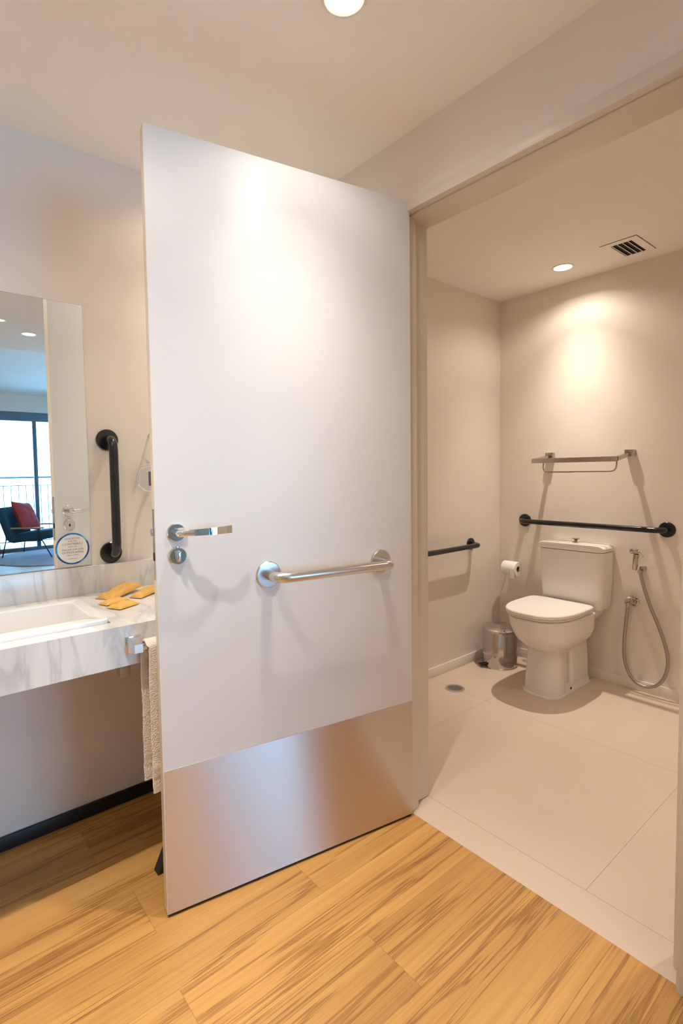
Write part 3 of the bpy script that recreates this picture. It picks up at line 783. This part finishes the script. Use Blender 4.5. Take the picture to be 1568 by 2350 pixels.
def towel_rack():
    z = 1.345; ya, yb = 1.665, 1.198
    t = thing('towel_rack', 'chrome towel rack with lower rail above the long grab bar', 'towel rack', (XB, 1.43, z))
    for y in (ya, yb):
        obj('bracket', B(XB - .036, XB, y - .024, y + .024, z - .005, z + .032, bev=.002), M['chrome_dark'], t)
    zf = 1.324
    for s, y in ((1, ya), (-1, yb)):
        loft_b = loft(bmesh.new(), [[(XB - .01, y - .010, z), (XB - .01, y + .010, z), (XB - .01, y + .010, z + .022), (XB - .01, y - .010, z + .022)],
                             [(3.035, y - .010, zf - .012), (3.035, y + .010, zf - .012), (3.035, y + .010, zf + .012), (3.035, y - .010, zf + .012)]])
        obj('side_arm', loft_b, M['chrome_dark'], t)
    obj('front_rail', B(3.025, 3.045, yb - .010, ya + .012, zf - .014, zf + .014, bev=.001), M['chrome_dark'], t)
    obj('middle_rail', B(3.125, 3.139, yb, ya, zf + .003, zf + .010, bev=.001), M['chrome_dark'], t)
    pts = fillet([(3.085, ya - .035, zf), (3.075, ya - .035, 1.255), (3.075, yb + .012, 1.255), (3.085, yb + .012, zf)], .035, 10)
    obj('lower_rail', tube(bmesh.new(), pts, .0042, 10), M['chrome_dark'], t)
towel_rack()

def bidet():
    # hand sprayer in its holder
    xs = XB - .045
    t = thing('hand_bidet_sprayer', 'chrome hand bidet sprayer with looping grey hose right of the toilet', 'bidet sprayer', (XB, 1.13, .75))
    hd = bmesh.new()
    tube(hd, [(xs - .004, 1.153, .700), (xs - .006, 1.150, .72), (xs - .01, 1.146, .765), (xs - .012, 1.142, .792)], [.010, .013, .0135, .0145], 14)
    obj('handle', hd, M['chrome_dark'], t)
    hh = bmesh.new(); tube(hh, [(xs - .012, 1.130, .803), (xs - .014, 1.142, .805), (xs - .018, 1.166, .806), (xs - .019, 1.173, .806)], [.012, .0150, .0140, .011], 14)
    h = obj('spray_head', hh, M['chrome_dark'], t)
    obj('trigger', loft(bmesh.new(), [[(xs - .006, 1.140, .812), (xs - .020, 1.140, .812), (xs - .020, 1.138, .808), (xs - .006, 1.138, .808)],
                                      [(xs - .008, 1.118, .800), (xs - .018, 1.118, .800), (xs - .018, 1.117, .796), (xs - .008, 1.117, .796)],
                                      [(xs - .009, 1.106, .782), (xs - .016, 1.106, .782), (xs - .016, 1.105, .779), (xs - .009, 1.105, .779)]]), M['chrome_dark'], h)
    obj('wall_clip', B(XB - .035, XB, 1.108, 1.134, .690, .720, bev=.003), M['chrome_dark'], t)
    hp = [(1.185, .484), (1.193, .387), (1.2, .284), (1.197, .183), (1.175, .108), (1.135, .061), (1.086, .049), (1.041, .066), (1.006, .106), (.984, .169),
          (.981, .237), (.997, .314), (1.03, .41), (1.07, .507), (1.102, .604), (1.119, .670), (1.1245, .703)]
    pts = [(XB - .050, y, z) for y, z in hp]
    pts[0] = (XB - .045, 1.186, .492)
    obj('hose', tube(bmesh.new(), spline(pts, 8), .0090, 14), M['hose'], t)
    obj('hose_nut', tube(bmesh.new(), [(xs - .003, 1.1245, .700), (xs - .003, 1.1265, .684)], [.012, .0105], 12), M['chrome_dark'], t)
    # angle valve
    v = thing('angle_valve', 'chrome angle valve with cross handle on the wall, feeding the grey hose', 'valve', (XB, 1.18, .51))
    bm = lathe(bmesh.new(), [(0, 0), (.026, 0), (.025, -.005), (.012, -.008), (.011, -.034), (0, -.034)], (XB, 1.168, .508), 'X', 24)
    tube(bm, [(XB - .030, 1.150, .506), (XB - .032, 1.205, .506)], .0125, 16)
    tube(bm, [(XB - .045, 1.186, .506), (XB - .045, 1.186, .484)], [.0115, .0095], 16)
    tube(bm, [(XB - .032, 1.186, .506), (XB - .046, 1.186, .504)], .0105, 12)
    obj('body', bm, M['chrome_dark'], v)
    bm = bmesh.new(); tube(bm, [(XB - .034, 1.168, .506), (XB - .036, 1.168, .530)], .008, 12)
    for q in ((1.150, .534), (1.186, .534), (1.168, .549), (1.168, .520)): tube(bm, [(XB - .040, 1.168, .534), (XB - .042, q[0], q[1])], [.006, .0075], 12)
    obj('cross_handle', bm, M['chrome_dark'], v)
bidet()

# ------------------------------------------------------------------ living room seen in the mirror
def sliding_door():
    y0, y1 = -6.10, -6.02; x0, x1, zt = 1.22, 3.82, 2.36
    t = thing('window_1', None, None, (2.52, -6.05, 0), kind='structure')
    bm = bmesh.new()
    box(bm, x0, x1, y0, y1, zt - .15, zt); box(bm, x0, x1, y0, y1, 0, .06); box(bm, x0, x0 + .05, y0, y1, .06, zt - .15); box(bm, x1 - .05, x1, y0, y1, .06, zt - .15)
    obj('frame', bm, M['alu'], t)
    for x in (1.855, 2.65, 3.2): obj('mullion', B(x - .03, x + .03, y0 + .01, y1 - .01, .06, zt - .15, bev=.003), M['alu'], t)
    for a, b in ((x0 + .05, 1.825), (1.885, 2.62), (2.68, 3.17), (3.23, x1 - .05)):
        obj('pane', B(a, b, -6.062, -6.056, .06, zt - .15), M['glass'], t)
sliding_door()
struct('floor_balcony', B(-1.4, 5.2, -7.3, -6.15, -.12, -.01), M['slab'])
def railing():
    t = thing('balcony_railing', 'grey metal balcony railing with thin balusters outside the glass doors', 'railing', (2.5, -7.0, 0))
    obj('top_rail', B(-.8, 5.0, -7.02, -6.98, 1.235, 1.27, bev=.004), M['alu'], t)
    obj('lower_rail', B(-.8, 5.0, -7.008, -6.992, 1.095, 1.110), M['alu'], t)
    obj('bottom_rail', B(-.8, 5.0, -7.01, -6.99, .05, .07), M['alu'], t)
    for x in (-.7, 1.0, 2.7, 4.4): obj('post', B(x - .02, x + .02, -7.02, -6.98, -.01, 1.24), M['alu'], t)
    for i in range(42):
        x = -.6 + i * .1225
        obj('baluster', B(x - .006, x + .006, -7.006, -6.994, .07, 1.10), M['alu'], t)
railing()
o = obj('round_rug', lathe(bmesh.new(), [(0, 0), (.95, 0), (.955, .006), (.95, .012), (0, .014)], (1.97, -5.0, 0), 'Z', 72), M['rug'])
tag(o, 'round grey lilac rug beneath the dark armchair, seen in the mirror', 'rug')
def armchair():
    rz = math.atan2(.59, .81)
    t = thing('armchair', 'dark teal armchair with thin black legs, seen in the mirror', 'armchair', (1.69, -5.32, .0), rz)
    L = dict(local=True)
    # local: +X forward, +Y towards the viewer side
    obj('seat', B(-.30, .36, -.30, .30, -.07, .07, bev=.045, seg=4, mtx=Matrix.Translation((.02, 0, .335)) @ Matrix.Rotation(-.12, 4, 'Y')), M['teal'], t, **L)
    obj('backrest', B(-.07, .07, -.30, .30, -.27, .27, bev=.05, seg=4, mtx=Matrix.Translation((-.34, 0, .53)) @ Matrix.Rotation(-.32, 4, 'Y')), M['teal'], t, **L)
    for s in (-1, 1):
        obj('armrest', B(-.24, .26, -.02, .02, -.012, .012, bev=.008, mtx=Matrix.Translation((.02, s * .345, .475))), M['lightwood'], t, label='pale wooden armrest', **L)
        obj('arm_support', tube(bmesh.new(), [(.20, s * .345, .465), (.17, s * .33, .25)], .008, 8), M['dark'], t, **L)
        obj('leg', tube(bmesh.new(), [(.20, s * .27, .30), (.375, s * .325, .0165)], .009, 8), M['dark'], t, **L)
        obj('leg', tube(bmesh.new(), [(-.30, s * .27, .42), (-.375, s * .325, .0165)], .009, 8), M['dark'], t, **L)
        obj('frame_rail', tube(bmesh.new(), [(-.30, s * .27, .26), (.22, s * .27, .27)], .009, 8), M['dark'], t, **L)
armchair()
def cushion():
    bm = bmesh.new(); n = 18; top, bot = [], []
    for i in range(n + 1):
        a, b = [], []
        for j in range(n + 1):
            u, v = i / n * 2 - 1, j / n * 2 - 1
            pin = 1 - .10 * (1 - abs(u)) * abs(v) ** 2 - .10 * (1 - abs(v)) * abs(u) ** 2
            h = .075 * ((1 - u ** 4) * (1 - v ** 4)) ** .55
            x, y = u * .25 * pin, v * .25 * pin
            wr = mnoise.noise(Vector((u * 3, v * 3, 2))) * .012 * (h / .075)
            a.append(bm.verts.new((h + wr + .001, x, y))); b.append(bm.verts.new((-h - .001, x, y)))
        top.append(a); bot.append(b)
    for i in range(n):
        for j in range(n):
            bm.faces.new((top[i][j], top[i + 1][j], top[i + 1][j + 1], top[i][j + 1])); bm.faces.new((bot[i][j], bot[i][j + 1], bot[i + 1][j + 1], bot[i + 1][j]))
    for i in range(n):
        bm.faces.new((top[i][0], bot[i][0], bot[i + 1][0], top[i + 1][0])); bm.faces.new((top[i][n], top[i + 1][n], bot[i + 1][n], bot[i][n]))
        bm.faces.new((top[0][i], top[0][i + 1], bot[0][i + 1], bot[0][i])); bm.faces.new((top[n][i], bot[n][i], bot[n][i + 1], top[n][i + 1]))
    rz = math.atan2(.59, .81)
    mt = Matrix.Translation((1.69, -5.32, 0)) @ Matrix.Rotation(rz, 4, 'Z') @ Matrix.Translation((-.12, .06, .64)) @ Matrix.Rotation(-.42, 4, 'Y') @ Matrix.Rotation(.12, 4, 'X')
    bmesh.ops.transform(bm, matrix=mt, verts=bm.verts[:])
    tag(obj('cushion', bm, M['redfab'], sharp=80), 'red velvet cushion leaning on the armchair backrest', 'cushion')
cushion()
